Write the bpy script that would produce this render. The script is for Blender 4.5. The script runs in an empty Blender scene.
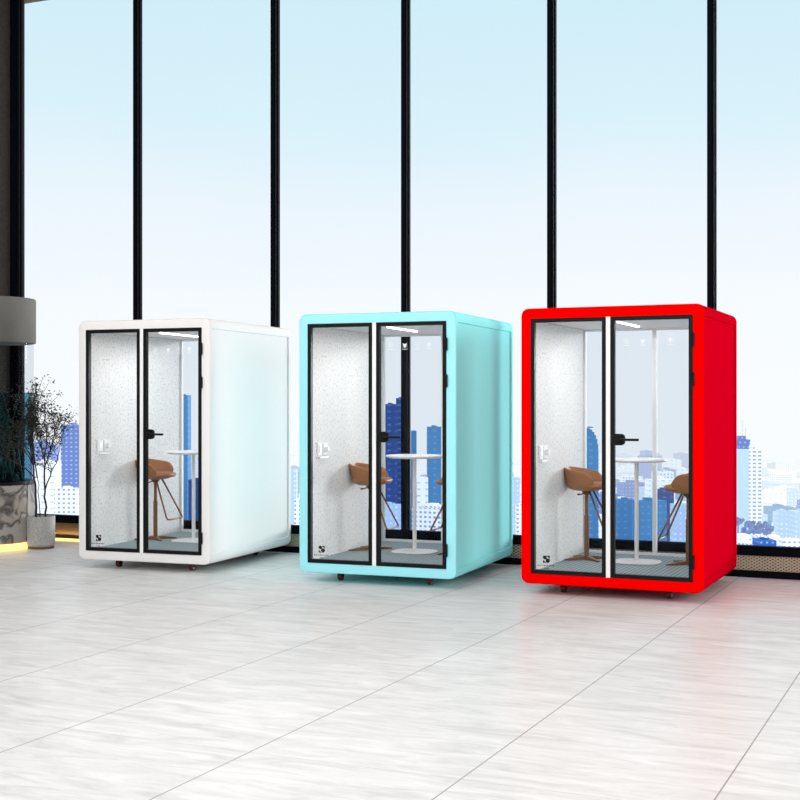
import bpy, bmesh, math, random
from mathutils import Vector, Matrix
PI = math.pi
scn = bpy.context.scene
C = scn.collection
R = math.radians
rnd = random.Random(7)

# ------------------------------------------------------------------ materials
def newmat(name):
    m = bpy.data.materials.new(name); m.use_nodes = True
    nt = m.node_tree; nt.nodes.clear()
    out = nt.nodes.new('ShaderNodeOutputMaterial')
    return m, nt, out
def N(nt, typ, **kw):
    n = nt.nodes.new(typ)
    for k, v in kw.items():
        if k in n.inputs.keys(): n.inputs[k].default_value = v
        else: setattr(n, k, v)
    return n
def c4(c): return (c[0], c[1], c[2], 1)
def pbr(name, col, rough=.5, metal=0, spec=.5, coat=0, emit=None, es=0, noise=None, bump=0):
    """noise = (scale, second colour, contrast lo, hi, stretch)"""
    m, nt, out = newmat(name)
    b = N(nt, 'ShaderNodeBsdfPrincipled')
    b.inputs['Roughness'].default_value = rough; b.inputs['Metallic'].default_value = metal
    b.inputs['Specular IOR Level'].default_value = spec; b.inputs['Coat Weight'].default_value = coat
    b.inputs['Base Color'].default_value = c4(col)
    if emit: b.inputs['Emission Color'].default_value = c4(emit); b.inputs['Emission Strength'].default_value = es
    if noise:
        sc, col2, lo, hi, st = noise
        tc = N(nt, 'ShaderNodeTexCoord'); mp = N(nt, 'ShaderNodeMapping'); mp.inputs['Scale'].default_value = st
        nt.links.new(tc.outputs['Object'], mp.inputs['Vector'])
        no = N(nt, 'ShaderNodeTexNoise'); no.inputs['Scale'].default_value = sc; no.inputs['Detail'].default_value = 5
        nt.links.new(mp.outputs[0], no.inputs['Vector'])
        rp = N(nt, 'ShaderNodeValToRGB'); rp.color_ramp.elements[0].position = lo; rp.color_ramp.elements[1].position = hi
        rp.color_ramp.elements[0].color = c4(col2); rp.color_ramp.elements[1].color = c4(col)
        nt.links.new(no.outputs['Fac'], rp.inputs[0]); nt.links.new(rp.outputs[0], b.inputs['Base Color'])
        if bump:
            bp = N(nt, 'ShaderNodeBump'); bp.inputs['Strength'].default_value = bump; bp.inputs['Distance'].default_value = .01
            nt.links.new(no.outputs['Fac'], bp.inputs['Height']); nt.links.new(bp.outputs[0], b.inputs['Normal'])
    nt.links.new(b.outputs[0], out.inputs[0])
    return m
def glass(name, tint, refl=1.0, rough=.0):
    m, nt, out = newmat(name)
    tr = N(nt, 'ShaderNodeBsdfTransparent'); tr.inputs[0].default_value = c4(tint)
    gl = N(nt, 'ShaderNodeBsdfGlossy'); gl.inputs['Roughness'].default_value = rough
    fz = N(nt, 'ShaderNodeFresnel'); fz.inputs[0].default_value = 1.35
    fr = N(nt, 'ShaderNodeMath', operation='MULTIPLY'); nt.links.new(fz.outputs[0], fr.inputs[0]); fr.inputs[1].default_value = refl
    mx = N(nt, 'ShaderNodeMixShader')
    nt.links.new(fr.outputs[0], mx.inputs[0]); nt.links.new(tr.outputs[0], mx.inputs[1]); nt.links.new(gl.outputs[0], mx.inputs[2])
    nt.links.new(mx.outputs[0], out.inputs[0])
    return m
def emis(name, col, s):
    m, nt, out = newmat(name)
    e = N(nt, 'ShaderNodeEmission'); e.inputs[0].default_value = c4(col); e.inputs[1].default_value = s
    nt.links.new(e.outputs[0], out.inputs[0]); return m

M = {}
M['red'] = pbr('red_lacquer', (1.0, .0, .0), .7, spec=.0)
M['redshade'] = pbr('red_lacquer_shaded', (.62, .0, .012), .7, spec=.0)  # same red, darkened in colour to paint shade on the sides
M['bluelit'] = pbr('aqua_lacquer_lit', (.34, .98, 1.0), .7, spec=.0)  # same aqua, brightened in colour to paint more light on the sides
M['whitewarm'] = pbr('white_lacquer_warmed', (.83, .785, .79), .7, spec=.02)  # same white, greyed and warmed to offset the cyan light on the sides
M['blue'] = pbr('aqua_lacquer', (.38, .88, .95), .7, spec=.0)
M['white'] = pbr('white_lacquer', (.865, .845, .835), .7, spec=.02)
M['post'] = pbr('white_post', (.92, .92, .92), .4)
M['black'] = pbr('black_metal', (.004, .004, .0045), .4, spec=.18)
M['mullion'] = pbr('black_window_metal', (.003, .004, .007), .6, spec=.03)
M['doorglass'] = glass('door_glass', (.98, .985, .985), .25)
M['backglass'] = glass('rear_glass', (.80, .845, .90), .3)
M['winglass'] = glass('window_glass', (.99, .995, 1.0), .04)
M['felt'] = pbr('grey_felt', (.80, .80, .79), .95, spec=.1, noise=(62, (.58, .58, .57), .36, .46, (1, .8, .8)), bump=.1)
M['innerwhite'] = pbr('inner_white', (.84, .84, .84), .6)
M['innerceil'] = pbr('inner_ceiling', (.62, .62, .62), .6)
M['led'] = emis('led_white', (1, 1, 1), 6)
M['decalw'] = emis('white_print', (1, 1, 1), .95)
M['decalk'] = pbr('black_print', (.004, .004, .004), .6)
M['wheel'] = pbr('dark_red_wheel', (.10, .008, .008), .4)
M['leather'] = pbr('tan_leather', (.36, .155, .06), .42, spec=.45, noise=(60, (.30, .125, .045), .3, .7, (1, 1, 1)))
M['leatherout'] = pbr('tan_leather_outer', (.36, .17, .085), .5, spec=.4)
M['bronze'] = pbr('bronze_metal', (.22, .10, .045), .35, metal=.55)
M['tabletop'] = pbr('white_tabletop', (.90, .90, .90), .35)
M['tablemetal'] = pbr('white_painted_metal', (.78, .77, .76), .4)
M['concrete'] = pbr('grey_concrete', (.14, .134, .122), .8, noise=(2.2, (.10, .096, .09), .3, .7, (1, 1, 1)), bump=.1)
M['brownwall'] = pbr('brown_wall', (.045, .036, .03), .8, noise=(30, (.028, .024, .02), .35, .65, (1, 1, 1)), bump=.2)
M['ceil'] = pbr('ceiling_brown', (.16, .12, .085), .8)
M['pot'] = pbr('speckled_pot', (.50, .50, .49), .85, noise=(90, (.34, .34, .33), .4, .6, (1, 1, 1)), bump=.3)
M['wood'] = pbr('pot_wood', (.16, .085, .04), .6)
M['soil'] = pbr('soil', (.05, .028, .016), .9, noise=(60, (.02, .012, .008), .4, .6, (1, 1, 1)), bump=.5)
M['bark'] = pbr('dark_bark', (.022, .018, .015), .8)
M['leaf'] = pbr('dark_leaf', (.018, .028, .022), .6)
M['fish'] = pbr('orange_red_fish', (.75, .04, .015), .4, emit=(.8, .05, .02), es=.25)
M['weed'] = pbr('water_weed', (.012, .045, .03), .7)
M['stone'] = pbr('dark_stone', (.03, .032, .03), .8)
M['gold'] = emis('warm_strip', (1.0, .62, .16), 2.6)
M['aqglass'] = glass('aquarium_glass', (.93, .95, .97), .12)
M['water'] = glass('aquarium_water', (.42, .66, .72), .25)

# marble of the aquarium base
m, nt, out = newmat('veined_marble'); M['marble'] = m
tc = N(nt, 'ShaderNodeTexCoord'); n1 = N(nt, 'ShaderNodeTexNoise'); n1.inputs['Scale'].default_value = 3.2; n1.inputs['Detail'].default_value = 9; n1.inputs['Distortion'].default_value = 1.6
rp = N(nt, 'ShaderNodeValToRGB'); e = rp.color_ramp.elements
e[0].position = .40; e[0].color = (.34, .31, .27, 1); e[1].position = .50; e[1].color = (.06, .055, .05, 1)
q = e.new(.56); q.color = (.36, .34, .31, 1)
b = N(nt, 'ShaderNodeBsdfPrincipled'); b.inputs['Roughness'].default_value = .3
nt.links.new(tc.outputs['Object'], n1.inputs['Vector']); nt.links.new(n1.outputs['Fac'], rp.inputs[0]); nt.links.new(rp.outputs[0], b.inputs['Base Color']); nt.links.new(b.outputs[0], out.inputs[0])

# floor: pale polished stone in big slabs, streaks across
m, nt, out = newmat('polished_stone_floor'); M['floor'] = m
geo = N(nt, 'ShaderNodeNewGeometry')
mp = N(nt, 'ShaderNodeMapping'); mp.vector_type = 'POINT'; mp.inputs['Rotation'].default_value = (0, 0, R(-20)); mp.inputs['Scale'].default_value = (.9, 4.2, 1)
nt.links.new(geo.outputs['Position'], mp.inputs['Vector'])
n1 = N(nt, 'ShaderNodeTexNoise'); n1.inputs['Scale'].default_value = 2.2; n1.inputs['Detail'].default_value = 9; n1.inputs['Roughness'].default_value = .7; n1.inputs['Distortion'].default_value = 1.1
nt.links.new(mp.outputs[0], n1.inputs['Vector'])
rp = N(nt, 'ShaderNodeValToRGB'); e = rp.color_ramp.elements
e[0].position = .34; e[0].color = (.67, .665, .66, 1); e[1].position = .64; e[1].color = (.90, .90, .90, 1)
q = e.new(.5); q.color = (.80, .80, .80, 1)
nt.links.new(n1.outputs['Fac'], rp.inputs[0])
sx = N(nt, 'ShaderNodeSeparateXYZ'); nt.links.new(geo.outputs['Position'], sx.inputs[0])
def seam(axis, period, off, half):
    a = N(nt, 'ShaderNodeMath', operation='SUBTRACT'); nt.links.new(sx.outputs[axis], a.inputs[0]); a.inputs[1].default_value = off
    d = N(nt, 'ShaderNodeMath', operation='DIVIDE'); nt.links.new(a.outputs[0], d.inputs[0]); d.inputs[1].default_value = period
    f = N(nt, 'ShaderNodeMath', operation='FRACT'); nt.links.new(d.outputs[0], f.inputs[0])
    g = N(nt, 'ShaderNodeMath', operation='LESS_THAN'); nt.links.new(f.outputs[0], g.inputs[0]); g.inputs[1].default_value = half / period
    return g
FLX0, FLP, FLY0 = -.98, .72, 3.0
import_vals = None
g1 = seam('X', 1.01, -1.967, .007); g2 = seam('Y', 2.02, 4.98, .005)
mxs = N(nt, 'ShaderNodeMath', operation='MAXIMUM'); nt.links.new(g1.outputs[0], mxs.inputs[0])
g2h = N(nt, 'ShaderNodeMath', operation='MULTIPLY'); nt.links.new(g2.outputs[0], g2h.inputs[0]); g2h.inputs[1].default_value = .45
nt.links.new(g2h.outputs[0], mxs.inputs[1])
mc = N(nt, 'ShaderNodeMix', data_type='RGBA'); nt.links.new(mxs.outputs[0], mc.inputs[0]); nt.links.new(rp.outputs[0], mc.inputs[6]); mc.inputs[7].default_value = (.34, .33, .33, 1)
b = N(nt, 'ShaderNodeBsdfPrincipled'); b.inputs['Roughness'].default_value = .33; b.inputs['Specular IOR Level'].default_value = .10
nt.links.new(mc.outputs[2], b.inputs['Base Color'])
nt.links.new(b.outputs[0], out.inputs[0])

# woven grille (diamond lattice)
m, nt, out = newmat('woven_grille'); M['grille'] = m
tc = N(nt, 'ShaderNodeTexCoord'); sx = N(nt, 'ShaderNodeSeparateXYZ'); nt.links.new(tc.outputs['Object'], sx.inputs[0])
def mth(op, a, b_=None):
    n = N(nt, 'ShaderNodeMath', operation=op)
    for i, v in enumerate((a, b_)):
        if v is None: continue
        if isinstance(v, (int, float)): n.inputs[i].default_value = v
        else: nt.links.new(v, n.inputs[i])
    return n.outputs[0]
def tri(sgn):
    s_ = mth('ADD', mth('MULTIPLY', sx.outputs['X'], sgn * 1.0), mth('MULTIPLY', sx.outputs['Z'], 1.7))
    fr_ = mth('FRACT', mth('DIVIDE', s_, .046))
    return mth('LESS_THAN', fr_, .46)
mask = mth('MAXIMUM', tri(1), tri(-1))
mc = N(nt, 'ShaderNodeMix', data_type='RGBA'); nt.links.new(mask, mc.inputs[0]); mc.inputs[6].default_value = (.07, .06, .045, 1); mc.inputs[7].default_value = (.42, .395, .28, 1)
b = N(nt, 'ShaderNodeBsdfPrincipled'); b.inputs['Roughness'].default_value = .5
nt.links.new(mc.outputs[2], b.inputs['Base Color']); nt.links.new(b.outputs[0], out.inputs[0])

# ribbed blue-grey carpet
m, nt, out = newmat('ribbed_carpet'); M['carpet'] = m
tc = N(nt, 'ShaderNodeTexCoord'); sx = N(nt, 'ShaderNodeSeparateXYZ'); nt.links.new(tc.outputs['Object'], sx.inputs[0])
st = mth('LESS_THAN', mth('FRACT', mth('DIVIDE', mth('ADD', sx.outputs['X'], mth('MULTIPLY', sx.outputs['Y'], .0)), .040)), .3)
mc = N(nt, 'ShaderNodeMix', data_type='RGBA'); nt.links.new(st, mc.inputs[0]); mc.inputs[6].default_value = (.32, .40, .42, 1); mc.inputs[7].default_value = (.15, .21, .23, 1)
b = N(nt, 'ShaderNodeBsdfPrincipled'); b.inputs['Roughness'].default_value = .9
nt.links.new(mc.outputs[2], b.inputs['Base Color']); nt.links.new(b.outputs[0], out.inputs[0])

# city materials: facade with rows of windows, and aerial haze that grows with distance
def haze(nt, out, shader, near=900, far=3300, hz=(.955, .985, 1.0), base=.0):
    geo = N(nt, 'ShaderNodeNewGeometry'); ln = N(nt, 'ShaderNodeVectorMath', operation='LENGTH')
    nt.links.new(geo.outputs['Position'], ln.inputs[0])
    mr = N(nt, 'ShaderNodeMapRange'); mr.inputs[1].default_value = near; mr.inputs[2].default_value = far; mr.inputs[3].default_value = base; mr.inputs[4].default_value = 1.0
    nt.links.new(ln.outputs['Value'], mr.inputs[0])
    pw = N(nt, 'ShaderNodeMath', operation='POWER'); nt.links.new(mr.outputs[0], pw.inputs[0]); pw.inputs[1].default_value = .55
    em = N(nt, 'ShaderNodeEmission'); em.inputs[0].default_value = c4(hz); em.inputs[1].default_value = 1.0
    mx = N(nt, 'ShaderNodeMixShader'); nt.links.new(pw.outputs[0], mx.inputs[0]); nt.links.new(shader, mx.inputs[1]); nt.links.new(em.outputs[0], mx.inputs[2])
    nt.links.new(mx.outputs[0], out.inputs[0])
def facade(name, wall, win, ww=4., wh=4., mortar=.32, near=900, far=3300):
    m, nt, out = newmat(name)
    geo = N(nt, 'ShaderNodeTexCoord'); sx = N(nt, 'ShaderNodeSeparateXYZ'); nt.links.new(geo.outputs['Object'], sx.inputs[0])
    ad = N(nt, 'ShaderNodeMath', operation='ADD'); nt.links.new(sx.outputs['X'], ad.inputs[0]); nt.links.new(sx.outputs['Y'], ad.inputs[1])
    cb = N(nt, 'ShaderNodeCombineXYZ'); nt.links.new(ad.outputs[0], cb.inputs[0]); nt.links.new(sx.outputs['Z'], cb.inputs[1])
    br = N(nt, 'ShaderNodeTexBrick'); br.offset = 0; br.inputs['Scale'].default_value = 1; br.inputs['Brick Width'].default_value = ww; br.inputs['Row Height'].default_value = wh
    br.inputs['Mortar Size'].default_value = mortar * wh; br.inputs['Color1'].default_value = c4(win); br.inputs['Color2'].default_value = c4([x * .6 + .1 for x in win]); br.inputs['Mortar'].default_value = c4(wall)
    br.inputs['Mortar Smooth'].default_value = 0
    nt.links.new(cb.outputs[0], br.inputs['Vector'])
    b = N(nt, 'ShaderNodeBsdfPrincipled'); b.inputs['Roughness'].default_value = .8
    nt.links.new(br.outputs['Color'], b.inputs['Base Color'])
    nt.links.new(br.outputs['Color'], b.inputs['Emission Color']); b.inputs['Emission Strength'].default_value = .28  # added glow paints overexposed daylight on the facade
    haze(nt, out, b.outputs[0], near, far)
    return m
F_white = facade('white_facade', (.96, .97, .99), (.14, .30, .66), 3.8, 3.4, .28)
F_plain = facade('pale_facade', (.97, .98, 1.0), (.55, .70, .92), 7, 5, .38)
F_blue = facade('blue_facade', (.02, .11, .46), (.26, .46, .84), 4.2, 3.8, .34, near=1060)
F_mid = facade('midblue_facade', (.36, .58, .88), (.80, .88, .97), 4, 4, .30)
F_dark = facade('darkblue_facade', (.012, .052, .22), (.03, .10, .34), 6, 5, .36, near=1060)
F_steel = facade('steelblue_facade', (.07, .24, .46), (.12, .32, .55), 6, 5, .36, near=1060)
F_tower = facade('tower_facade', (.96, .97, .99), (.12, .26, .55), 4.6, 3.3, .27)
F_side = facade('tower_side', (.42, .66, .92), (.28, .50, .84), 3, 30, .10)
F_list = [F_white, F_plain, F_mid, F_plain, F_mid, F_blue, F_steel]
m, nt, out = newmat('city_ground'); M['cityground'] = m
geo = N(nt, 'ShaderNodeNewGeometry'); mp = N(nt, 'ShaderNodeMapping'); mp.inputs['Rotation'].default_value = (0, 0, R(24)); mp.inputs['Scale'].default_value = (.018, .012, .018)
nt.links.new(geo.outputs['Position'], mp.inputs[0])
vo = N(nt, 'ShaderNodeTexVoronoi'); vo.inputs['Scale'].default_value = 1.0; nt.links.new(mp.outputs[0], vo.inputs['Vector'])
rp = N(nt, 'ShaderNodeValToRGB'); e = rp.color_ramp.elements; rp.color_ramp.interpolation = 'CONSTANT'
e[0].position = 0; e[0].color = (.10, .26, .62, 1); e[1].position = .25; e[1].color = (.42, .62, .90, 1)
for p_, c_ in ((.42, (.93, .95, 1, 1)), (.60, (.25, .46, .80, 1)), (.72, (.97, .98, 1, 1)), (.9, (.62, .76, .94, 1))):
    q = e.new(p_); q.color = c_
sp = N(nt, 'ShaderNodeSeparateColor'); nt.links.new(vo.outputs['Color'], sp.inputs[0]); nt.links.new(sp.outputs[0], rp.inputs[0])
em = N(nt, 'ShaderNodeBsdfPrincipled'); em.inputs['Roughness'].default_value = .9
nt.links.new(rp.outputs[0], em.inputs['Base Color']); nt.links.new(rp.outputs[0], em.inputs['Emission Color']); em.inputs['Emission Strength'].default_value = .3  # ground colour also glows, daylight brightness painted in
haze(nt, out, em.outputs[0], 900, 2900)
m, nt, out = newmat('hazy_foliage'); M['citytree'] = m
tc = N(nt, 'ShaderNodeTexCoord'); no = N(nt, 'ShaderNodeTexNoise'); no.inputs['Scale'].default_value = .35; no.inputs['Detail'].default_value = 4
nt.links.new(tc.outputs['Object'], no.inputs['Vector'])
rp = N(nt, 'ShaderNodeValToRGB'); rp.color_ramp.elements[0].position = .35; rp.color_ramp.elements[0].color = (.01, .05, .28, 1); rp.color_ramp.elements[1].position = .68; rp.color_ramp.elements[1].color = (.16, .34, .72, 1)
nt.links.new(no.outputs['Fac'], rp.inputs[0])
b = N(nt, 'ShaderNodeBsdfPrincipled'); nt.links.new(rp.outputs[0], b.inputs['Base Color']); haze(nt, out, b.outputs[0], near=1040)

# ------------------------------------------------------------------ mesh helpers
def bx(bm, x0, y0, z0, x1, y1, z1, bev=0, seg=2):
    vs = [bm.verts.new(p) for p in ((x0,y0,z0),(x1,y0,z0),(x1,y1,z0),(x0,y1,z0),(x0,y0,z1),(x1,y0,z1),(x1,y1,z1),(x0,y1,z1))]
    fs = [bm.faces.new([vs[i] for i in f]) for f in ((3,2,1,0),(4,5,6,7),(0,1,5,4),(1,2,6,5),(2,3,7,6),(3,0,4,7))]
    if bev:
        es = list({e for f in fs for e in f.edges})
        bmesh.ops.bevel(bm, geom=es, offset=bev, segments=seg, profile=.5, affect='EDGES')
    return fs
def tube(bm, pts, rads, n=10, cap=True):
    pts = [Vector(p) for p in pts]
    if isinstance(rads, (int, float)): rads = [rads] * len(pts)
    rings = []; up = None
    for i, p in enumerate(pts):
        t = (pts[min(i+1, len(pts)-1)] - pts[max(i-1, 0)]).normalized()
        if up is None:
            up = t.orthogonal().normalized()
        else:
            up = (up - t * up.dot(t)).normalized()
        s = t.cross(up)
        rings.append([bm.verts.new(p + (up*math.cos(2*PI*k/n) + s*math.sin(2*PI*k/n)) * rads[i]) for k in range(n)])
    for a, b in zip(rings, rings[1:]):
        for k in range(n): bm.faces.new([a[k], a[(k+1)%n], b[(k+1)%n], b[k]])
    if cap: bm.faces.new(rings[0][::-1]); bm.faces.new(rings[-1])
def lathe(bm, prof, cx=0, cy=0, n=48, sq=None):
    """prof = [(r, z)...]; sq = (sx, sy, exponent) gives a rounded-square outline"""
    rings = []
    for r, z in prof:
        ring = []
        for k in range(n):
            a = 2*PI*k/n; ca, sa = math.cos(a), math.sin(a)
            if sq:
                ex = 2/sq[2]; x = math.copysign(abs(ca)**ex, ca)*sq[0]; y = math.copysign(abs(sa)**ex, sa)*sq[1]
            else: x, y = ca, sa
            ring.append(bm.verts.new((cx + x*r, cy + y*r, z)))
        rings.append(ring)
    for a, b in zip(rings, rings[1:]):
        for k in range(n): bm.faces.new([a[k], a[(k+1)%n], b[(k+1)%n], b[k]])
    return rings
def closed_lathe(bm, prof, **kw):
    rs = lathe(bm, prof, **kw); bm.faces.new(rs[0][::-1]); bm.faces.new(rs[-1]); return rs
def obj(name, bm, mat, parent=None, smooth=False, loc=None, angle=None):
    me = bpy.data.meshes.new(name); bmesh.ops.recalc_face_normals(bm, faces=bm.faces[:]) if name != 'foliage' else None
    bm.to_mesh(me); bm.free()
    o = bpy.data.objects.new(name, me); C.objects.link(o)
    for mm in (mat if isinstance(mat, list) else [mat]): me.materials.append(mm)
    if smooth:
        for p in me.polygons: p.use_smooth = True
        if angle is not None:
            b2 = bmesh.new(); b2.from_mesh(me)
            for e_ in b2.edges:
                if len(e_.link_faces) == 2 and e_.calc_face_angle(0) > R(angle): e_.smooth = False
            b2.to_mesh(me); b2.free()
    if parent: o.parent = parent
    if loc: o.location = loc
    return o
def tag(o, label=None, cat=None, group=None, kind=None):
    if label: o['label'] = label
    if cat: o['category'] = cat
    if group: o['group'] = group
    if kind: o['kind'] = kind
    return o
def thing(name, label, cat, loc, rz=0, group=None):
    o = bpy.data.objects.new(name, None); C.objects.link(o); o.empty_display_size = .2
    o.location = loc; o.rotation_euler = (0, 0, rz)
    return tag(o, label, cat, group)
def copy_tree(o, parent=None):
    c = o.copy(); C.objects.link(c)
    if parent: c.parent = parent
    for ch in [x for x in bpy.data.objects if x.parent == o]: copy_tree(ch, c)
    return c
def one(fn):
    bm = bmesh.new(); fn(bm); return bm
def box_bm(*a, **k):
    bm = bmesh.new(); bx(bm, *a, **k); return bm
def struct(name, bm, mat, label=None, parent=None, **kw):
    o = obj(name, bm, mat, parent, **kw)
    if not parent: o['kind'] = 'structure'
    if label: o['label'] = label; o['category'] = kw.get('cat', name.split('_')[0])
    return o

# ------------------------------------------------------------------ setting
WY = 11.77; XL = -10.214; ZC = 6.24; XR = 7.0; YF = -7.0
def slab(x0, y0, z0, x1, y1, z1): return box_bm(x0, y0, z0, x1, y1, z1)
struct('floor', slab(XL-.3, YF, -.15, XR, WY+.25, 0), M['floor'], 'pale polished stone floor with fine slab seams')
struct('ceiling', slab(XL-.3, -2.0, ZC, XR, WY+.3, ZC+.2), M['ceil'], 'dark brown ceiling edge above the tall windows')
struct('wall_left', slab(XL-.3, 3.0, 0, XL, WY+.25, ZC), M['brownwall'], 'dark brown textured wall at the far left behind the aquarium')
mull_x = [-10.214, -8.501, -6.767, -5.274, -3.756, -2.252, -.75, .75, 2.25, 3.75, 5.25]
MW = .062; MD = .085; ZS = .26
mn = []
for i, x in enumerate(mull_x):
    w_ = .13 if i == 0 else MW
    bm = bmesh.new(); bx(bm, x, WY, 0, x+w_, WY+.07, ZC)
    bx(bm, x+w_*.25, WY-.0, ZS, x+w_*.75, WY-.015, ZC)
    bx(bm, x+w_, WY+.035, ZS, x+w_+.012, WY+.07, ZC)
    struct('trim_%d' % (i+1), bm, M['mullion'], ('black vertical window mullion number %d' % 0) if 0 else None)
names_between = ['at the far left beside the aquarium', 'above the gap left of the white booth', 'between white and blue booths', 'behind the blue booth', 'between blue and red booths', 'right of the red booth']
for i, x in enumerate(mull_x):
    x1 = mull_x[i+1] if i+1 < len(mull_x) else XR
    w_ = .13 if i == 0 else MW+.012
    bm = bmesh.new()
    y = WY + .05
    vs = [bm.verts.new(p) for p in ((x+w_-.01, y, ZS+.02), (x1, y, ZS+.02), (x1, y, ZC), (x+w_-.01, y, ZC))]; bm.faces.new(vs)
    wo = struct('window_%d' % (i+1), bm, M['winglass'])
    obj('bottom_rail', box_bm(x+w_, WY+.005, ZS-.065, x1, WY+.09, ZS+.02), M['mullion'], wo)
    obj('top_rail', box_bm(x+w_, WY+.02, ZC-.03, x1, WY+.16, ZC), M['ceil'], wo)
bb = struct('baseboard_back', box_bm(XL, WY, 0, XR, WY+.16, .062), M['mullion'], 'black kick rail below the windows')
gr = obj('grille', box_bm(-8.45, WY+.02, .062, XR, WY+.12, ZS-.065), M['grille'], bb); gr['label'] = 'woven gold metal grille strip'
gp = obj('panel', box_bm(XL, WY+.02, .062, -8.45, WY+.12, ZS-.065), pbr('tan_panel', (.16, .11, .06), .6), bb)
lt = obj('light_strip', box_bm(XL+.2, WY-.035, .004, -7.2, WY-.003, .022), M['gold'], bb); lt['label'] = 'warm glowing light strip along the floor'

# ------------------------------------------------------------------ booths
B0, HH, RG = .09, 2.227, .084
def rrect(x0, x1, z0, z1, r, n=6):
    pts = []
    for cx, cz, a0 in ((x1-r, z1-r, 0), (x0+r, z1-r, 90), (x0+r, z0+r, 180), (x1-r, z0+r, 270)):
        for k in range(n+1):
            a = R(a0 + 90*k/n); pts.append((cx + r*math.cos(a), cz + r*math.sin(a)))
    return pts
def shell_bm(w, d):
    z0, z1 = B0, B0+HH
    secs = []           # (y, inset, corner radius, inner)
    r = .06
    secs.append((0, .010, r-.008)); secs.append((.003, .004, r-.003)); secs.append((.010, 0, r))
    rb = .065
    for k in range(0, 7):
        a = R(90*k/6); secs.append((d - rb + rb*math.sin(a), rb*(1-math.cos(a)), r))
    inner = [(d, RG), (d-.02, RG), (.0, RG)]
    bm = bmesh.new(); rings = []
    for y, ins, rr_ in secs: rings.append([bm.verts.new((x, y, z)) for x, z in rrect(ins, w-ins, z0+ins, z1-ins, max(rr_, .012))])
    for y, ins in inner: rings.append([bm.verts.new((x, y, z)) for x, z in rrect(ins, w-ins, z0+ins, z1-ins, .004)])
    n = len(rings[0])
    side = []
    for i in range(len(rings)):
        a = rings[i]; b = rings[(i+1) % len(rings)]
        for k in range(n):
            f = bm.faces.new([a[k], a[(k+1)%n], b[(k+1)%n], b[k]])
            c = f.calc_center_median()
            if i == 2 and (abs(c.x - w) < 1e-4 or abs(c.x) < 1e-4): side.append(f)
    bmesh.ops.recalc_face_normals(bm, faces=bm.faces[:])
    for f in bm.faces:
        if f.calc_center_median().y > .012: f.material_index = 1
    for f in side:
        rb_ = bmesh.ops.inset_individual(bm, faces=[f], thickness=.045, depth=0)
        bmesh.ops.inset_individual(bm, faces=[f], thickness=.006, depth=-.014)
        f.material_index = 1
    return bm
def ring_bm(x0, x1, z0, z1, t, y0, y1):
    bm = bmesh.new()
    bx(bm, x0, y0, z0, x0+t, y1, z1); bx(bm, x1-t, y0, z0, x1, y1, z1)
    bx(bm, x0+t, y0, z0, x1-t, y1, z0+t); bx(bm, x0+t, y0, z1-t, x1-t, y1, z1)
    return bm
def pane_bm(x0, x1, z0, z1, y):
    bm = bmesh.new(); bm.faces.new([bm.verts.new(p) for p in ((x0,y,z0),(x1,y,z0),(x1,y,z1),(x0,y,z1))]); return bm
def poly(bm, pts, y):   # flat printed shape on the glass, pts in (x, z)
    bm.faces.new([bm.verts.new((x, y, z)) for x, z in pts])
def disc(bm, cx, cz, r, y, n=18, a0=0, a1=360, inner=None):
    if inner is None:
        poly(bm, [(cx+r*math.cos(R(a0+(a1-a0)*k/n)), cz+r*math.sin(R(a0+(a1-a0)*k/n))) for k in range(n)] , y)
    else:
        for k in range(n):
            a, b = R(a0+(a1-a0)*k/n), R(a0+(a1-a0)*(k+1)/n)
            poly(bm, [(cx+r*math.cos(a), cz+r*math.sin(a)), (cx+r*math.cos(b), cz+r*math.sin(b)), (cx+inner*math.cos(b), cz+inner*math.sin(b)), (cx+inner*math.cos(a), cz+inner*math.sin(a))], y)
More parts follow.
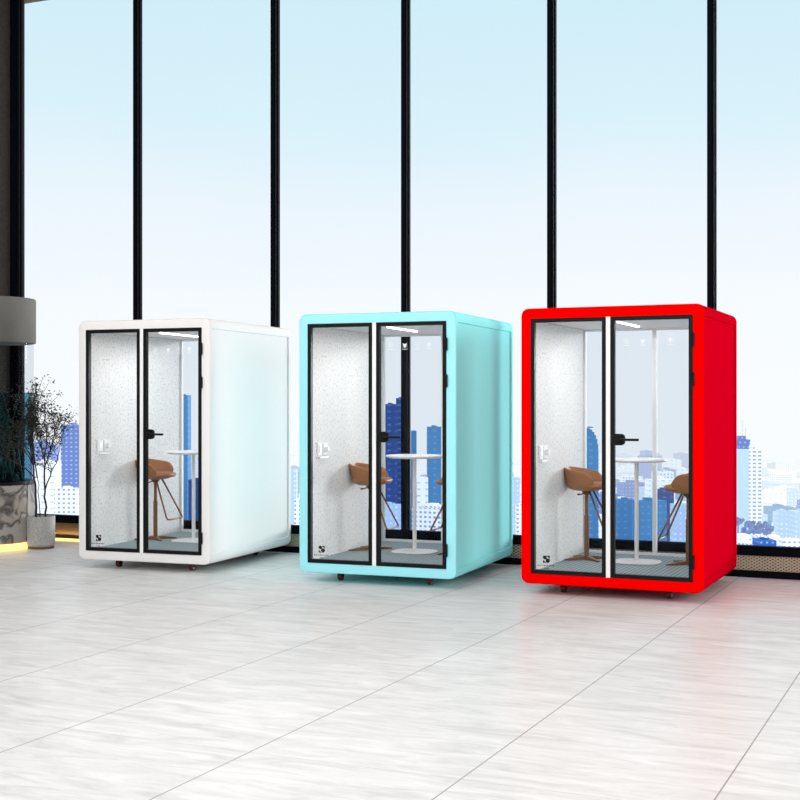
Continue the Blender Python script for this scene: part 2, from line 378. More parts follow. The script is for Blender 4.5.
def make_booth(fr, rz, w, d, mat, panel, label, icons):
    rz = R(rz)
    # fr = front right corner on the floor; the origin sits at the front left corner
    o = thing('meeting_booth', label, 'booth', (fr[0]-w*math.cos(rz), fr[1]-w*math.sin(rz), 0), rz, 'glass fronted meeting booths in a row')
    sh = obj('shell', shell_bm(w, d), [mat, panel], o, smooth=True, angle=28)  # second slot: side tone with the lighting put into its colour
    zb, zt = B0+RG, B0+HH-RG
    x0, x1 = RG, w-RG
    xp = x0 + (x1-x0)*.49; pw = .036
    # interior
    bm = box_bm(x0, .06, zb+.012, x0+.012, d-.052, zt-.016); obj('left_lining', bm, M['felt'], o)
    bm = box_bm(x1-.012, .06, zb+.012, x1, d-.052, zt-.016); obj('right_lining', bm, M['felt'], o)
    obj('carpet', box_bm(x0, .05, zb, x1, d-.052, zb+.012), M['carpet'], o)
    ce = obj('ceiling_panel', box_bm(x0, .05, zt-.014, x1, d-.052, zt), M['innerceil'], o)
    ll = obj('ceiling_light', box_bm(xp-.028, .36, zt-.026, xp-.012, 1.10, zt-.014, bev=.002), M['led'], ce); ll['label'] = 'bright white bar light'
    # rear window
    rw = obj('rear_frame', ring_bm(x0, x1, zb+.004, zt, .030, d-.050, d-.015), M['innerwhite'], o)
    xm = w*.508
    obj('rear_mullion', box_bm(xm-.019, d-.048, zb+.034, xm+.019, d-.018, zt-.030), M['innerwhite'], rw)
    obj('rear_glass', pane_bm(x0+.028, x1-.028, zb+.03, zt-.028, d-.035), M['backglass'], rw)
    # front: fixed leaf, white post, door leaf
    t = .032
    lf = obj('fixed_panel', ring_bm(x0, xp-pw/2, zb, zt, t, -.006, .035), M['black'], o)
    obj('fixed_glass', pane_bm(x0+t, xp-pw/2-t, zb+t, zt-t, .012), M['doorglass'], lf)
    obj('centre_post', box_bm(xp-pw/2, -.004, zb, xp+pw/2, .04, zt), M['post'], o)
    dr = obj('door', ring_bm(xp+pw/2, x1, zb, zt, t, -.006, .035), M['black'], o)
    obj('door_glass', pane_bm(xp+pw/2+t, x1-t, zb+t, zt-t, .012), M['doorglass'], dr)
    for z in (2.04, 1.735, .33):
        bm = bmesh.new(); bx(bm, x1-.012, -.020, z-.052, x1+.014, -.004, z+.052, bev=.003)
        tube(bm, [(x1+.004, -.022, z-.056), (x1+.004, -.022, z+.056)], .008, 8)
        obj('hinge', bm, M['black'], dr)
    # handle: rounded lock plate with lever
    xh = xp+pw/2+.065
    bm = bmesh.new(); n = 28; zc = 1.265
    pts = [(xh + .055*math.copysign(abs(math.cos(2*PI*k/n))**.6, math.cos(2*PI*k/n)), zc + .046*math.copysign(abs(math.sin(2*PI*k/n))**.6, math.sin(2*PI*k/n))) for k in range(n)]
    rs = []
    for y, s in ((.0, 1), (-.020, 1), (-.026, .93)):
        rs.append([bm.verts.new((xh+(x-xh)*s, y, zc+(z-zc)*s)) for x, z in pts])
    for a, b in zip(rs, rs[1:]):
        for k in range(n): bm.faces.new([a[k], a[(k+1)%n], b[(k+1)%n], b[k]])
    bm.faces.new(rs[0]); bm.faces.new(rs[-1])
    hd = obj('handle', bm, M['black'], dr)
    bm = bmesh.new(); tube(bm, [(xh+.012, -.02, zc), (xh+.012, -.055, zc)], .019, 16); bx(bm, xh, -.066, zc-.010, xh+.175, -.050, zc+.010, bev=.004)
    disc(bm, xh+.012, zc, .014, -.0675)
    obj('lever', bm, M['black'], hd)
    # printed emblem with its two tiny lines of lettering, low on the fixed glass
    y = .009; bm = bmesh.new(); cx, cz, s = x0+.128, .292, .029
    disc(bm, cx-s*.42, cz+s*.48, s*.55, y, 16)                       # round lobe, upper left
    poly(bm, [(cx-s*.1, cz+s*1.02), (cx+s*.98, cz+s*1.02), (cx+s*.98, cz+s*.15), (cx+s*.45, cz+s*.62)], y)
    poly(bm, [(cx-s, cz-s), (cx-s, cz-s*.15), (cx-s*.5, cz-s*.6), (cx+s*.1, cz-s)], y)
    disc(bm, cx+s*.38, cz-s*.36, s*.64, y, 16)
    poly(bm, [(cx+s*.2, cz+s*.1), (cx+s*1.0, cz+s*.1), (cx+s*1.0, cz-s*.5), (cx+s*.4, cz-s*.4)], y)
    poly(bm, [(cx-s*.98, cz+s*.98), (cx-s*.3, cz+s*.98), (cx-s*.3, cz+s*.5), (cx-s*.98, cz+s*.2)], y)
    poly(bm, [(cx-s*1.0, cz-s*1.0), (cx-s*.2, cz-s*1.0), (cx-s*.62, cz-s*.45)], y)
    x = cx-.074
    for k, wd in enumerate((.010, .005, .007, .0, .006, .010, .004, .009, .005, .007, .004, .009)):
        if wd: bx(bm, x, y-.001, cz-.054, x+wd, y, cz-.046)
        x += wd + .0055
    for k, wd in enumerate((.006, .009, .009)):
        bx(bm, cx-.018+k*.013, y-.001, cz-.078, cx-.018+k*.013+wd, y, cz-.071)
    em_ = obj('emblem', bm, M['decalk'], lf); em_['label'] = 'black square emblem above tiny lettering'
    zi = 2.04
    for k, xi in enumerate(icons):
        xi = xp+pw/2 + xi; bm = bmesh.new()
        if k == 0:
            disc(bm, xi, zi, .023, y, 20, inner=.0205); disc(bm, xi, zi+.003, .009, y, 10, inner=.006); poly(bm, [(xi-.009, zi-.011), (xi+.009, zi-.011), (xi+.009, zi-.007), (xi-.009, zi-.007)], y)
        elif k == 1:
            poly(bm, [(xi-.020, zi+.016), (xi-.004, zi+.006), (xi, zi-.018), (xi-.006, zi-.018), (xi-.016, zi)], y)
            poly(bm, [(xi+.020, zi+.016), (xi+.004, zi+.006), (xi, zi-.018), (xi+.006, zi-.018), (xi+.016, zi)], y)
            poly(bm, [(xi-.006, zi+.008), (xi+.006, zi+.008), (xi+.006, zi-.02), (xi-.006, zi-.02)], y)
            disc(bm, xi, zi, .023, y, 20, 200, 340, inner=.020)
        elif k == 2:
            disc(bm, xi, zi, .023, y, 20, inner=.0205)
            poly(bm, [(xi-.002, zi-.010), (xi+.002, zi-.010), (xi+.002, zi+.010), (xi-.002, zi+.010)], y); poly(bm, [(xi-.010, zi-.002), (xi+.010, zi-.002), (xi+.010, zi+.002), (xi-.010, zi+.002)], y)
        else:
            disc(bm, xi, zi+.004, .012, y, 16); poly(bm, [(xi-.005, zi-.016), (xi+.005, zi-.016), (xi+.005, zi-.006), (xi-.005, zi-.006)], y)
            disc(bm, xi, zi, .023, y, 20, inner=.021)
        bx(bm, xi-.024, y-.001, zi-.038, xi+.024, y, zi-.034)
        ic = obj('pictogram', bm, M['decalw'], dr); ic['label'] = ('white ring pictogram with a small bell', 'white fan pictogram', 'white ring pictogram with a cross', 'white bulb pictogram')[k]
    # switch plates on the left lining
    xs = x0+.012
    bm = box_bm(xs, .16, 1.09, xs+.014, .25, 1.20, bev=.004); sp = obj('switch_plate', bm, M['innerwhite'], o)
    obj('switch_rocker', box_bm(xs+.012, .18, 1.115, xs+.020, .23, 1.18, bev=.003), M['post'], sp)
    bm = box_bm(xs, .275, 1.09, xs+.014, .365, 1.20, bev=.004); sp = obj('socket_plate', bm, M['innerwhite'], o)
    bm = bmesh.new(); bx(bm, xs+.012, .30, 1.12, xs+.045, .345, 1.165, bev=.004); obj('plug', bm, M['tablemetal'], sp)
    bm = bmesh.new(); bx(bm, xs, .17, 1.065, xs+.03, .35, 1.082); obj('cable_tray', bm, M['tablemetal'], o)
    # casters
    for cx, cy in ((.29, .24), (w-.31, .24), (.29, d-.24), (w-.31, d-.24)):
        bm = bmesh.new(); bx(bm, cx-.035, cy-.035, B0-.008, cx+.035, cy+.035, B0+.004); bx(bm, cx-.024, cy-.02, .035, cx-.018, cy+.02, B0-.005); bx(bm, cx+.018, cy-.02, .035, cx+.024, cy+.02, B0-.005)
        cs = obj('caster', bm, M['black'], o)
        bm = bmesh.new(); tube(bm, [(cx-.017, cy, .036), (cx+.017, cy, .036)], .036, 20); obj('wheel', bm, M['wheel'], cs, smooth=True, angle=40)
    return o
booths = {}
ic = (.125, .255, .365, .47)
booths['red'] = (make_booth((-1.936, 9.997), .27, 1.472, 1.558, M['red'], M['redshade'], 'bright red framed glass fronted meeting booth on casters, largest in the row', ic), 1.472, 1.558)
booths['blue'] = (make_booth((-3.961, 9.952), 3.37, 1.431, 1.771, M['blue'], M['bluelit'], 'light aqua blue meeting booth on casters with glass double front, middle of the row', ic), 1.431, 1.771)
booths['white'] = (make_booth((-6.336, 9.932), 4.35, 1.383, 1.793, M['white'], M['whitewarm'], 'white framed meeting booth on casters with glass front, beside the potted tree', ic), 1.383, 1.793)

# ------------------------------------------------------------------ bar stool (faces +x, origin on its floor)
def make_stool(label, loc, rz):
    o = thing('bar_stool', label, 'stool', loc, rz, 'tan bucket bar stools inside the booths')
    # bucket: swept wall around the back, open at the front
    def wall(off, thick_dir):
        rows = []
        na, nz = 35, 7
        for i in range(na):
            th = R(-122 + 244*i/(na-1)); a = abs(math.degrees(th))
            k = min(1, max(0, (a-30)/92.)); s = k
            ztop = .806 - .048*k - .075*max(0, (a-94)/28)**2          # top edge falls gently to the rounded arm ends
            row = []
            for j in range(nz):
                v = j/(nz-1)
                zl = .615 + .02*s; z = zl + (ztop - zl)*v
                r = (.138 + .046*v**.7 + (0.010*v*(1-s))) + off
                x = -math.cos(th)*r*1.04 ; y = math.sin(th)*r*1.06
                row.append((x + .008, y, z))
            rows.append(row)
        return rows
    A, Bq = wall(.013, 1), wall(-.013, -1)
    bm = bmesh.new()
    def grid(rows): return [[bm.verts.new(p) for p in row] for row in rows]
    ga, gb = grid(A), grid(Bq)
    def quads(g):
        for a, b in zip(g, g[1:]):
            for j in range(len(a)-1): bm.faces.new([a[j], a[j+1], b[j+1], b[j]])
    quads(ga); quads(gb)
    for a, b in ((0, 0), (-1, -1)):
        for j in range(len(ga[0])-1): bm.faces.new([ga[a][j], ga[a][j+1], gb[b][j+1], gb[b][j]])
    for i in range(len(ga)-1):
        bm.faces.new([ga[i][-1], ga[i+1][-1], gb[i+1][-1], gb[i][-1]]); bm.faces.new([ga[i][0], ga[i+1][0], gb[i+1][0], gb[i][0]])
    bk = obj('backrest', bm, M['leather'], o, smooth=True)
    md = bk.modifiers.new('soft', 'SUBSURF'); md.levels = 1; md.render_levels = 2
    # bowl below the seat
    bm = bmesh.new()
    rs = closed_lathe(bm, [(.05, .600), (.10, .604), (.142, .620), (.160, .650), (.158, .672)], n=40, sq=(1.06, 1.06, 2.4))
    obj('seat_shell', bm, M['leatherout'], o, smooth=True, angle=50)
    # cushion, pushed forward
    bm = bmesh.new()
    closed_lathe(bm, [(.10, .622), (.152, .626), (.165, .640), (.167, .654), (.155, .668), (.12, .675), (.05, .676)], cx=.028, n=40, sq=(1.02, .98, 2.8))
    obj('seat', bm, M['leather'], o, smooth=True, angle=60)
    # column, collar, star base
    bm = bmesh.new(); closed_lathe(bm, [(.021, .02), (.021, .38), (.0155, .385), (.0155, .56), (.030, .575), (.050, .604)], n=24); obj('column', bm, M['bronze'], o, smooth=True, angle=40)
    bm = bmesh.new(); tube(bm, [(-.01, -.03, .585), (-.03, -.085, .572), (-.04, -.13, .575)], [.006, .006, .009], 8); obj('height_lever', bm, M['bronze'], o, smooth=True)
    for k in range(4):
        a = R(45 + 90*k); bm = bmesh.new(); ca, sa = math.cos(a), math.sin(a)
        prof = [(0.0, .024, .030, .014), (.07, .021, .030, .010), (.215, .014, .012, .004)]
        rings = []
        for r_, hw, zt_, _ in prof:
            rings.append([bm.verts.new((ca*r_ - sa*s1*hw, sa*r_ + ca*s1*hw, z)) for s1, z in ((-1, .002), (1, .002), (.6, zt_), (-.6, zt_))])
        for p, q in zip(rings, rings[1:]):
            for j in range(4): bm.faces.new([p[j], p[(j+1)%4], q[(j+1)%4], q[j]])
        bm.faces.new(rings[0]); bm.faces.new(rings[-1])
        obj('base_leg', bm, M['bronze'], o)
    # footrest loop: two rods down and forward joined by a bar
    bm = bmesh.new()
    pts = [(.035, -.055, .615), (.212, -.150, .235), (.220, -.145, .218), (.227, -.125, .212), (.227, .125, .212), (.220, .145, .218), (.212, .150, .235), (.035, .055, .615)]
    tube(bm, pts, .0085, 10); obj('footrest', bm, M['bronze'], o, smooth=True)
    return o
def make_table(label, loc, rz):
    o = thing('bar_table', label, 'table', loc, rz, 'white round pedestal tables inside the booths')
    bm = bmesh.new(); zt = .862
    closed_lathe(bm, [(.235, zt), (.258, zt+.010), (.263, zt+.018), (.261, zt+.025), (.255, zt+.027)], n=64); obj('tabletop', bm, M['tabletop'], o, smooth=True, angle=35)
    bm = bmesh.new(); closed_lathe(bm, [(.018, .012), (.018, zt-.008), (.06, zt-.004), (.06, zt)], n=24); obj('pedestal', bm, M['tablemetal'], o, smooth=True, angle=40)
    bm = bmesh.new(); closed_lathe(bm, [(.200, .001), (.204, .006), (.198, .013), (.10, .018), (.03, .022)], n=56, sq=(1.0, .86, 3.2)); obj('base', bm, M['tablemetal'], o, smooth=True, angle=40)
    return o
zf = B0 + RG + .012
def put(key, lx, ly):
    b, w, d = booths[key]; r = b.rotation_euler.z
    return (b.location.x + lx*math.cos(r) - ly*math.sin(r), b.location.y + lx*math.sin(r) + ly*math.cos(r), zf)
proto_s = None; proto_t = None
stools = [('red', .272, .98, 0, 'tan leather bucket bar stool on the left inside the red booth'), ('red', 1.155, .98, 180, 'tan leather bar stool partly hidden by the right edge of the red booth door'),
          ('blue', .27, .98, 0, 'tan leather bucket bar stool on the left inside the blue booth'), ('blue', 1.135, .98, 180, 'tan leather bar stool mostly hidden by the right edge of the blue booth door'),
          ('white', .245, .98, 0, 'tan leather bucket bar stool inside the white booth')]
for key, lx, ly, a, lab in stools:
    rz = booths[key][0].rotation_euler.z + R(a)
    if proto_s is None: proto_s = o = make_stool(lab, put(key, lx, ly), rz)
    else:
        o = copy_tree(proto_s); o.location = put(key, lx, ly); o.rotation_euler = (0, 0, rz); o['label'] = lab
for key, lx, ly, lab in (('red', .721, .95, 'round white pedestal table inside the red booth'), ('blue', .717, .95, 'round white pedestal table inside the blue booth'), ('white', .692, .95, 'round white pedestal table inside the white booth')):
    rz = booths[key][0].rotation_euler.z
    if proto_t is None: proto_t = o = make_table(lab, put(key, lx, ly), rz)
    else:
        o = copy_tree(proto_t); o.location = put(key, lx, ly); o.rotation_euler = (0, 0, rz); o['label'] = lab

# ------------------------------------------------------------------ aquarium column
AX, AY, AR = -9.725, 10.87, .48
aq = thing('column_aquarium', 'tall cylindrical aquarium with grey concrete hood and veined marble base', 'aquarium', (AX, AY, 0))
bm = bmesh.new(); closed_lathe(bm, [(.46, 0), (.46, .075)], n=72); x = obj('glow_plinth', bm, M['gold'], aq, smooth=True, angle=40); x['label'] = 'warm glowing strip under the marble base'
bm = bmesh.new(); closed_lathe(bm, [(AR-.01, .07), (AR, .08), (AR, .675), (AR-.01, .685)], n=72); obj('marble_base', bm, M['marble'], aq, smooth=True, angle=40)
bm = bmesh.new(); closed_lathe(bm, [(AR-.005, .685), (AR+.004, .69), (AR+.004, .715), (AR-.006, .72)], n=72); obj('base_rim', bm, M['black'], aq, smooth=True, angle=40)
bm = bmesh.new(); lathe(bm, [(AR-.012, .72), (AR-.012, 2.19)], n=72); obj('tank_glass', bm, M['aqglass'], aq, smooth=True)
bm = bmesh.new(); closed_lathe(bm, [(AR-.03, .722), (AR-.03, 1.66)], n=72); obj('water', bm, M['water'], aq, smooth=True, angle=40)
bm = bmesh.new(); closed_lathe(bm, [(AR-.02, 2.185), (AR+.005, 2.19), (AR+.012, 2.20), (AR+.012, 2.655), (AR, 2.667)], n=72); obj('hood', bm, M['concrete'], aq, smooth=True, angle=40)
bm = bmesh.new()
for k in range(14):
    a = rnd.uniform(0, 2*PI); r = rnd.uniform(0, .3); s = rnd.uniform(.05, .11)
    mt = Matrix.Translation((r*math.cos(a), r*math.sin(a), .72+s*.5)) @ Matrix.Diagonal((s*1.3, s, s*.9, 1))
    bmesh.ops.create_icosphere(bm, subdivisions=2, radius=1, matrix=mt)
obj('rocks', bm, M['stone'], aq, smooth=True)
bm = bmesh.new()
for k in range(60):
    a = rnd.uniform(0, 2*PI); r = rnd.uniform(.02, .38); h = rnd.uniform(.25, .85)*(.6 + .4*(math.cos(a-.5) > -.2)); x0, y0 = r*math.cos(a), r*math.sin(a)
    p = []; 
    for j in range(6): p.append((x0 + .03*math.sin(j*1.3+k), y0 + .03*math.cos(j*1.1+k), .73 + h*j/5))
    tube(bm, p, [.012, .02, .024, .02, .014, .003], 4)
obj('water_weed', bm, M['weed'], aq, smooth=True)
def fish(dx, dy, z, rz, lab):
    bm = bmesh.new()
    closed_lathe(bm, [(.001, -.055), (.010, -.045), (.019, -.015), (.018, .01), (.009, .04), (.004, .05)], n=12)
    bmesh.ops.rotate(bm, verts=bm.verts, cent=(0, 0, 0), matrix=Matrix.Rotation(R(90), 3, 'Y'))
    for v in bm.verts: v.co.y *= .6
    bm.faces.new([bm.verts.new(p) for p in ((.045, 0, 0), (.080, 0, .022), (.070, 0, 0), (.080, 0, -.022))])
    bm.faces.new([bm.verts.new(p) for p in ((-.015, 0, .016), (.0, 0, .032), (.02, 0, .014))])
    o = obj('fish', bm, M['fish'], smooth=True, loc=(AX+dx, AY+dy, z)); o.rotation_euler = (0, 0, rz)
    tag(o, lab, 'fish', 'red fish in the aquarium')
fish(.13, -.38, 1.00, R(25), 'small red fish higher and further right in the aquarium')
fish(.03, -.36, .965, R(200), 'small red fish lower and further left in the aquarium')

# ------------------------------------------------------------------ potted tree
PX, PY = -9.155, 11.03
pt = thing('potted_tree', 'slim bare-stemmed tree with fine dark leaves in a round grey pot', 'plant', (PX, PY, 0))
bm = bmesh.new(); rs = lathe(bm, [(.128, .022), (.140, .03), (.148, .06), (.149, .335), (.147, .345), (.138, .345), (.134, .30), (.13, .29)], n=56); bm.faces.new(rs[0][::-1]); obj('pot', bm, M['pot'], pt, smooth=True, angle=45)
bm = bmesh.new(); closed_lathe(bm, [(.136, 0), (.138, .004), (.138, .022)], n=48); obj('pot_base', bm, M['wood'], pt, smooth=True, angle=40)
bm = bmesh.new(); closed_lathe(bm, [(.135, .29), (.134, .318), (.08, .326), (.01, .33)], n=40); obj('soil', bm, M['soil'], pt, smooth=True)
tr = random.Random(11)
UX = Vector((math.cos(R(24.2)), math.sin(R(24.2)), 0)); UY = Vector((-UX.y, UX.x, 0))
def clear(p):        # nothing of the tree grows into the aquarium
    q = Vector((p.x + PX - AX, p.y + PY - AY, 0)); L = q.length
    if L < AR + .035: q = q * ((AR + .035)/L); return Vector((q.x + AX - PX, q.y + AY - PY, p.z))
    return p
def P(a, z, b_=0): v = UX*a + UY*b_; return Vector((v.x, v.y, z))
bmT = bmesh.new(); tips = []
def branch(pts, r0, r1):
    pts = [clear(p) for p in pts]; n = len(pts); tube(bmT, pts, [r0 + (r1-r0)*i/(n-1) for i in range(n)], 7)
def jag(p0, p1, n=6, amp=.02):
    out = []
    for i in range(n+1):
        t = i/n; p = p0.lerp(p1, t)
        if 0 < i < n: p = p + Vector((tr.uniform(-amp, amp), tr.uniform(-amp, amp), 0))
        out.append(p)
    return out
L0 = P(-.05, .32); L1 = P(-.055, .62); L2 = P(-.085, .88)
branch(jag(L0, L1, 5, .006) + jag(L1, L2, 4, .006)[1:], .014, .010)
Q0 = P(.045, .32, .02); Q1 = P(.040, .60, .02); Q2 = P(.038, .88, .02)
branch(jag(Q0, Q1, 5, .008) + jag(Q1, Q2, 4, .008)[1:], .012, .009)
T0 = P(.0, .32, -.03); T1 = P(-.03, .75, -.03); branch(jag(T0, T1, 6, .01), .006, .004)
mains = [(L2, P(-.20, 1.28, -.08)), (P(-.06, .75, 0), P(-.42, 1.02, -.28)), (L2, P(-.30, 1.38, -.25)), (L2, P(-.12, 1.45, -.05)), (L2, P(-.07, 1.30, -.03)), (L2, P(-.42, 1.12, -.1)), (Q2, P(.06, 1.28, .03)), (Q2, P(.16, 1.22, -.02)), (Q2, P(-.04, 1.18, .1)), (T1, P(-.10, 1.32, -.08)), (P(.04, .62, .02), P(.17, .98, .05))]
for a, b in mains:
    branch(jag(a, b, 5, .012), .008, .0045)
    for k in range(6):
        t = tr.uniform(.45, 1); s = a.lerp(b, t)
        e_ = s + Vector((tr.uniform(-.20, .17), tr.uniform(-.16, .12), tr.uniform(.06, .42)))
        if (e_.z > 1.83): e_.z = 1.83 - tr.uniform(0, .1)
        branch(jag(s, e_, 4, .012), .0045, .002); tips.append(e_)
        for q in range(4):
            t2 = tr.uniform(.4, 1); s2 = s.lerp(e_, t2); e2 = s2 + Vector((tr.uniform(-.12, .12), tr.uniform(-.10, .10), tr.uniform(-.02, .16)))
            branch(jag(s2, e2, 3, .008), .0025, .0012); tips.append(e2)
extra = [P(.19, 1.40, .0), P(.13, 1.42, .04), P(.24, 1.42, .03), P(.29, 1.41, .05), P(.16, 1.36, -.03)]
for e_ in extra: branch(jag(P(.15, 1.2, -.02), e_, 4, .01), .004, .002); tips += [e_, e_, e_]
obj('trunk', bmT, M['bark'], pt, smooth=True)
bm = bmesh.new()
for tp in tips:
    for k in range(9):
        c = tp + Vector((tr.gauss(0, .038), tr.gauss(0, .038), tr.gauss(0, .026)))
        c = clear(c); l_ = tr.uniform(.010, .020); wd = l_*.45
        ax = Vector((tr.uniform(-1, 1), tr.uniform(-1, 1), tr.uniform(-.7, .5))).normalized(); sd = ax.orthogonal().normalized()
        sd = Matrix.Rotation(tr.uniform(0, 2*PI), 3, ax) @ sd
        bm.faces.new([bm.verts.new(c + v) for v in (-ax*l_, sd*wd - ax*l_*.1, ax*l_, -sd*wd - ax*l_*.1)])
obj('foliage', bm, M['leaf'], pt)

# ------------------------------------------------------------------ city outside, far below
ZG = -118.4; T0_ = math.atan(581/1294); FF = 1294.
def bearing(u, d):       # u = sideways slope from the view axis, d = distance along it
    xc = u*d; return Vector((xc*math.cos(T0_) - d*math.sin(T0_), xc*math.sin(T0_) + d*math.cos(T0_), ZG))
bm = bmesh.new()
bm.faces.new([bm.verts.new(p) for p in ((-9000, 500, ZG), (6000, 300, ZG), (6000, 15000, ZG), (-9000, 15000, ZG))])
o = struct('city_ground', bm, M['cityground'], 'hazy pale blue city stretching to the horizon'); o['category'] = 'ground'
taken = []
def free(p, rad):
    if any((Vector((p.x, p.y)) - Vector(t[0])).length < rad + t[1] for t in taken): return False
    return True
def building(px0, px1, ytop, d, mat, label=None, group=None, rot=None, dep=None, kind='block', roofmat=None):
    u0, u1 = (px0-400)/FF, (px1-400)/FF; wd = (u1-u0)*d; h = 1.56 - (ytop-402)/FF*d - ZG
    p = bearing((u0+u1)/2, d + (dep or wd)*.5); dep = dep or wd
    taken.append(((p.x, p.y), math.hypot(wd, dep)/2*1.02))
    o = thing('city_building' if kind != 'tower' else 'city_tower', label or 'pale blue city block fading in the haze beyond the windows', 'building', p, T0_ if rot is None else rot, group)
    w2, d2 = wd/2, dep/2
    bm = bmesh.new()
    if kind == 'dome':
        for k in range(8):
            s = math.cos(R(k*11)); z0 = h*(.80 + .20*math.sin(R(k*11.5))) if k else 0
            z1 = h*(.80 + .20*math.sin(R((k+1)*11.5)))
            bx(bm, -w2, -d2*s, z0, -w2+wd*s, d2*s, z1)
    else:
        bx(bm, -w2, -d2, 0, w2, d2, h)
        if kind == 'step': bx(bm, -w2*.7, -d2*.7, h, w2*.5, d2*.7, h*1.04)
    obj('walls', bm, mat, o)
    bm = bmesh.new(); zz = h*(1.04 if kind == 'step' else 1.0)
    bx(bm, -w2*.4, -d2*.4, zz, w2*.1, d2*.4, zz+wd*.10); bx(bm, w2*.15, -d2*.3, h, w2*.35, d2*.2, h+wd*.07)
    obj('roof_plant', bm, roofmat or mat, o)
    return o, h, wd
# tall white residential tower on the right, with its blue crown and aerials
o, h, wd = building(747, 760, 449, 1100, F_tower, 'tall white tower block with rows of windows just right of the red booth', kind='tower', dep=12)
bm = bmesh.new(); bx(bm, -wd*1.30, -5.5, 0, -wd/2, 7, h*1.0); obj('side_wing', bm, F_side, o)
bm = bmesh.new(); bx(bm, -wd*1.25, -5, h, -wd*.45, 5, h+4); bx(bm, -wd*1.45, -6, h+4, -wd*.40, 6, h+8); bx(bm, -wd*1.2, -4, h+8, -wd*.7, 4, h+11); obj('crown', bm, F_blue, o)
bm = bmesh.new(); tube(bm, [(-wd*.85, 0, h+8), (-wd*.85, 0, h+24)], .35, 6); tube(bm, [(-wd*.6, 0, h+8), (-wd*.6, 0, h+18)], .3, 6); obj('aerial', bm, F_mid, o)
building(776, 790, 513, 1080, F_mid, 'blue window-striped office block at the far right edge', kind='step', dep=20)
building(792, 812, 512, 1060, F_mid, 'blue office block cut by the right edge of the picture', dep=20)
building(738, 748, 535, 1010, F_plain, 'low white flat-roofed house below the trees by the red booth', dep=12)
building(750, 768, 537, 1005, F_white, 'low white row of houses with small dark windows', dep=14)
building(770, 778, 536, 1010, F_plain, 'small white gabled house below the blue office block', dep=12)
building(780, 800, 540, 965, F_white, 'low pale houses below the right-hand office blocks', dep=14)
# left of the white booth
building(64, 84, 425, 1100, F_blue, 'tall speckled blue tower left of the white booth', kind='tower', dep=22)
building(36, 58, 462, 1000, F_plain, 'broad white block behind the potted tree', dep=20)
building(33, 56, 446, 1150, F_blue, 'blue high block rising behind the broad white block', kind='step', dep=20)
building(57, 80, 489, 990, F_white, 'low white block with rows of windows beside the white booth', dep=16)
building(16, 33, 440, 1240, F_mid, 'pale blue block seen through the aquarium', dep=16)
building(56, 66, 468, 1200, F_plain, 'thin pale block left of the speckled tower', dep=16)
# seen through the booths
building(178, 189.5, 395, 1000, F_steel, 'slim deep blue tower seen through the white booth', kind='tower', dep=16, roofmat=F_steel)
building(190, 204, 480, 980, F_dark, 'dark blue block low behind the table of the white booth', dep=16, roofmat=F_dark)
building(384, 397, 404, 1000, F_dark, 'dark blue tower left of the mullion in the blue booth', kind='tower', dep=16, roofmat=F_dark)
building(396, 405, 398, 1040, F_dark, 'taller dark blue tower tucked beside the mullion', kind='tower', dep=16, roofmat=F_dark)
building(411, 416.5, 431, 1040, F_steel, 'narrow blue tower right of the mullion in the blue booth', kind='tower', dep=12, roofmat=F_steel)
building(427, 442, 427, 1020, F_steel, 'wide blue tower behind the right side of the blue booth', kind='tower', dep=18, roofmat=F_steel)
building(443, 456, 440, 1020, F_steel, 'blue tower hidden mostly by the blue booth frame', dep=18, roofmat=F_steel)
building(417, 428, 478, 1000, F_plain, 'pale low block between the blue towers', dep=14)
building(380, 402, 505, 960, F_mid, 'pale blue low block at the foot of the dark towers', dep=12)
building(584, 597, 428, 1000, F_steel, 'round-topped steel blue tower seen through the red booth', kind='dome', dep=16, roofmat=F_steel)
building(655, 672, 490, 1050, F_dark, 'dark blue block behind the right stool of the red booth', dep=16, roofmat=F_dark)
building(616, 634, 500, 1000, F_steel, 'steel blue block below the table of the red booth', dep=16)
building(672, 690, 505, 1000, F_mid, 'mid blue block low in the red booth window', dep=16)
# gaps between booths
building(291, 297, 470, 1080, F_mid, 'thin blue block in the gap between white and blue booths', dep=14)
building(295, 303, 500, 1010, F_white, 'small white block low in the gap between white and blue booths', dep=14)
building(512, 519, 478, 1080, F_mid, 'thin blue block in the gap between blue and red booths', dep=14)
building(516, 524, 505, 1010, F_white, 'small white block low in the gap between blue and red booths', dep=14)
def city_tree(u_px, ybase, d, s, i):
    p = bearing((u_px-400)/FF, d); z = 1.56 - (ybase-402)/FF*d
    o = thing('city_tree', 'dark blue-green treetop among the houses right of the red booth', 'tree', (p.x, p.y, ZG), 0, 'treetops among the distant houses')
    taken.append(((p.x, p.y), s*1.4))
    bm = bmesh.new(); q = random.Random(i); zc = z - ZG
    for k in range(16):
        c = Vector((q.gauss(0, s*.33), q.gauss(0, s*.33), zc + q.gauss(0, s*.28)))
        bmesh.ops.create_icosphere(bm, subdivisions=1, radius=s*q.uniform(.25, .5), matrix=Matrix.Translation(c))
    obj('crown', bm, M['citytree'], o)
    bm = bmesh.new(); tube(bm, [(0, 0, 0), (0, 0, zc)], [.9, .5], 6); obj('trunk', bm, M['citytree'], o)
for i, (a, b, s) in enumerate(((738, 521, 6), (749, 524, 6), (760, 526, 6), (770, 529, 5), (744, 531, 5), (755, 532, 5), (766, 533, 4))): city_tree(a, b, 1075 - (i > 3)*30 + (i % 2)*9, s*.9, i)

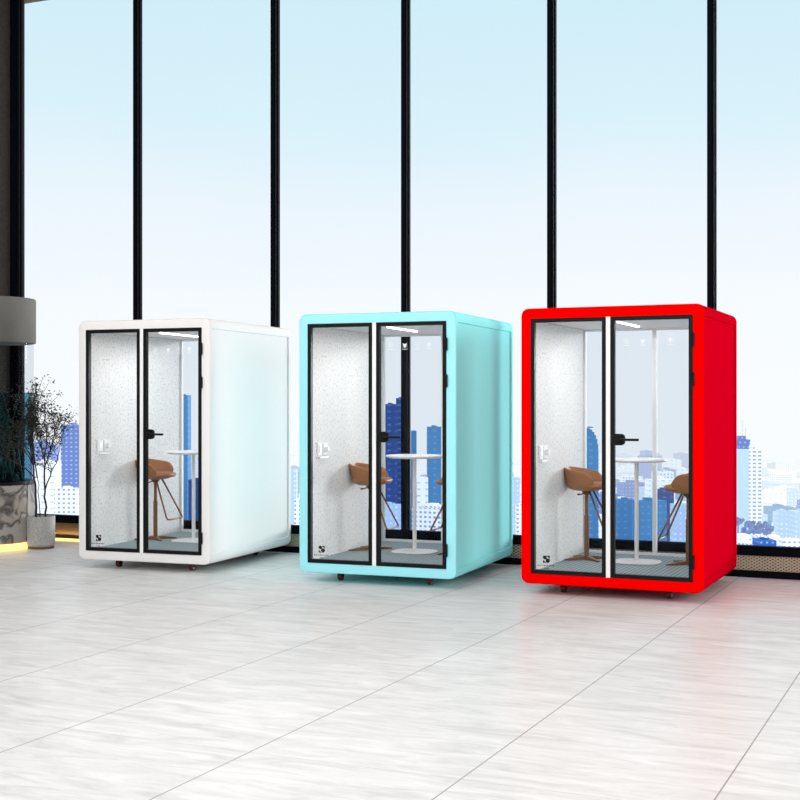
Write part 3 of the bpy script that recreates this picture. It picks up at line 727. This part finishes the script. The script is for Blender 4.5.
# the rest of the town
cr = random.Random(5)
for k in range(330):
    d = 940 + 1500*cr.random()**1.3
    px = cr.uniform(-30, 830)
    if k % 3 == 0: px = cr.uniform(580, 700)
    if k % 5 == 0: px = cr.uniform(736, 806)
    hh = cr.uniform(12, 34) if cr.random() < .85 else cr.uniform(34, 48)
    if px > 715: hh = cr.uniform(9, 22)
    yt = 402 - (hh + ZG - 1.56)/d*FF
    wm = cr.uniform(12, 30); wpx = wm/d*FF; dm = cr.uniform(14, 30)
    pc = bearing((px+wpx/2-400)/FF, d + dm*.5)
    if not free(pc, math.hypot(wm, dm)/2*1.02): continue
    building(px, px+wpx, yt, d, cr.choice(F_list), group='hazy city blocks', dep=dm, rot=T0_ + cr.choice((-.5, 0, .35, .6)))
# ------------------------------------------------------------------ light
w = bpy.data.worlds.new('World'); scn.world = w; w.use_nodes = True; nt = w.node_tree; nt.nodes.clear()
out = nt.nodes.new('ShaderNodeOutputWorld'); bg = nt.nodes.new('ShaderNodeBackground')
tc = N(nt, 'ShaderNodeTexCoord'); sx = N(nt, 'ShaderNodeSeparateXYZ'); nt.links.new(tc.outputs['Generated'], sx.inputs[0])
no = N(nt, 'ShaderNodeTexNoise'); no.inputs['Scale'].default_value = 2.2; no.inputs['Detail'].default_value = 3; nt.links.new(tc.outputs['Generated'], no.inputs['Vector'])
ad = N(nt, 'ShaderNodeMath', operation='MULTIPLY_ADD'); nt.links.new(no.outputs['Fac'], ad.inputs[0]); ad.inputs[1].default_value = .10; ad.inputs[2].default_value = -.05
a2 = N(nt, 'ShaderNodeMath', operation='ADD'); nt.links.new(sx.outputs['Z'], a2.inputs[0]); nt.links.new(ad.outputs[0], a2.inputs[1])
rp = N(nt, 'ShaderNodeValToRGB'); e = rp.color_ramp.elements
e[0].position = 0.0; e[0].color = (.955, .985, 1, 1); e[1].position = .45; e[1].color = (.93, .95, .96, 1)
for p_, c_ in ((.07, (.93, .97, 1.0, 1)), (.15, (.84, .925, .99, 1)), (.215, (.70, .885, .965, 1)), (.30, (.64, .86, .95, 1))):
    q = e.new(p_); q.color = c_
nt.links.new(a2.outputs[0], rp.inputs[0]); nt.links.new(rp.outputs[0], bg.inputs[0]); bg.inputs[1].default_value = 1.0
nt.links.new(bg.outputs[0], out.inputs[0])

def area(name, loc, target, size, power, col=(1, 1, 1), sy=None):
    l = bpy.data.lights.new(name, 'AREA'); l.energy = power; l.size = size; l.color = col
    if sy: l.shape = 'RECTANGLE'; l.size_y = sy
    o = bpy.data.objects.new(name, l); C.objects.link(o); o.location = loc
    o.rotation_euler = (Vector(target) - Vector(loc)).to_track_quat('-Z', 'Y').to_euler(); return o
area('hall_fill', (-5.5, 6.0, 6.0), (-4.8, 8.5, 0), 10, 490, sy=5, col=(1, .985, .975))  # added overhead fill to brighten the floor, no fixture
area('front_fill', (-1.5, -2.5, 5.4), (-4.0, 10, 1.2), 6, 190, sy=4, col=(1, .98, .97))  # added unseen fill from behind the camera for the booth fronts
area('side_fill', (5.0, 2.5, 4.2), (-4.0, 10.5, 1.0), 5, 330, sy=3, col=(1, .89, .86))  # added unseen fill to whiten the booths' right-hand sides
sun = bpy.data.lights.new('sun', 'SUN'); sun.energy = 2.5; sun.angle = R(13); sun.color = (1, .98, .94)
so = bpy.data.objects.new('sun', sun); C.objects.link(so); so.location = (0, 30, 20)
so.rotation_euler = Vector((-.43, -.86, -.125)).to_track_quat('-Z', 'Y').to_euler()
l = bpy.data.lights.new('strip_light', 'AREA'); l.shape = 'RECTANGLE'; l.size = 2.2; l.size_y = .03; l.energy = 5; l.color = (1, .6, .2)
o = bpy.data.objects.new('strip_light', l); C.objects.link(o); o.location = (-8.9, WY-.05, .05); o.rotation_euler = (R(60), 0, 0)
for key in booths:
    b, w_, d_ = booths[key]; l = bpy.data.lights.new('booth_light', 'AREA'); l.shape = 'RECTANGLE'; l.size = .5; l.size_y = 1.1; l.energy = 5
    o = bpy.data.objects.new('booth_light', l); C.objects.link(o); p = put(key, w_*.47, .72); o.location = (p[0], p[1], B0+HH-RG-.05); o.rotation_euler = (0, 0, b.rotation_euler.z)

# ------------------------------------------------------------------ camera
cam = bpy.data.cameras.new('Camera'); co = bpy.data.objects.new('Camera', cam); C.objects.link(co)
co.location = (0, 0, 1.56); co.rotation_euler = (R(90), 0, T0_)
cam.sensor_width = 36; cam.lens = 1294/800*36; cam.shift_y = 2/800; cam.clip_end = 20000; cam.clip_start = .05
scn.camera = co
scn.view_settings.view_transform = 'Standard'; scn.view_settings.look = 'None'
scn.cycles.transparent_max_bounces = 16
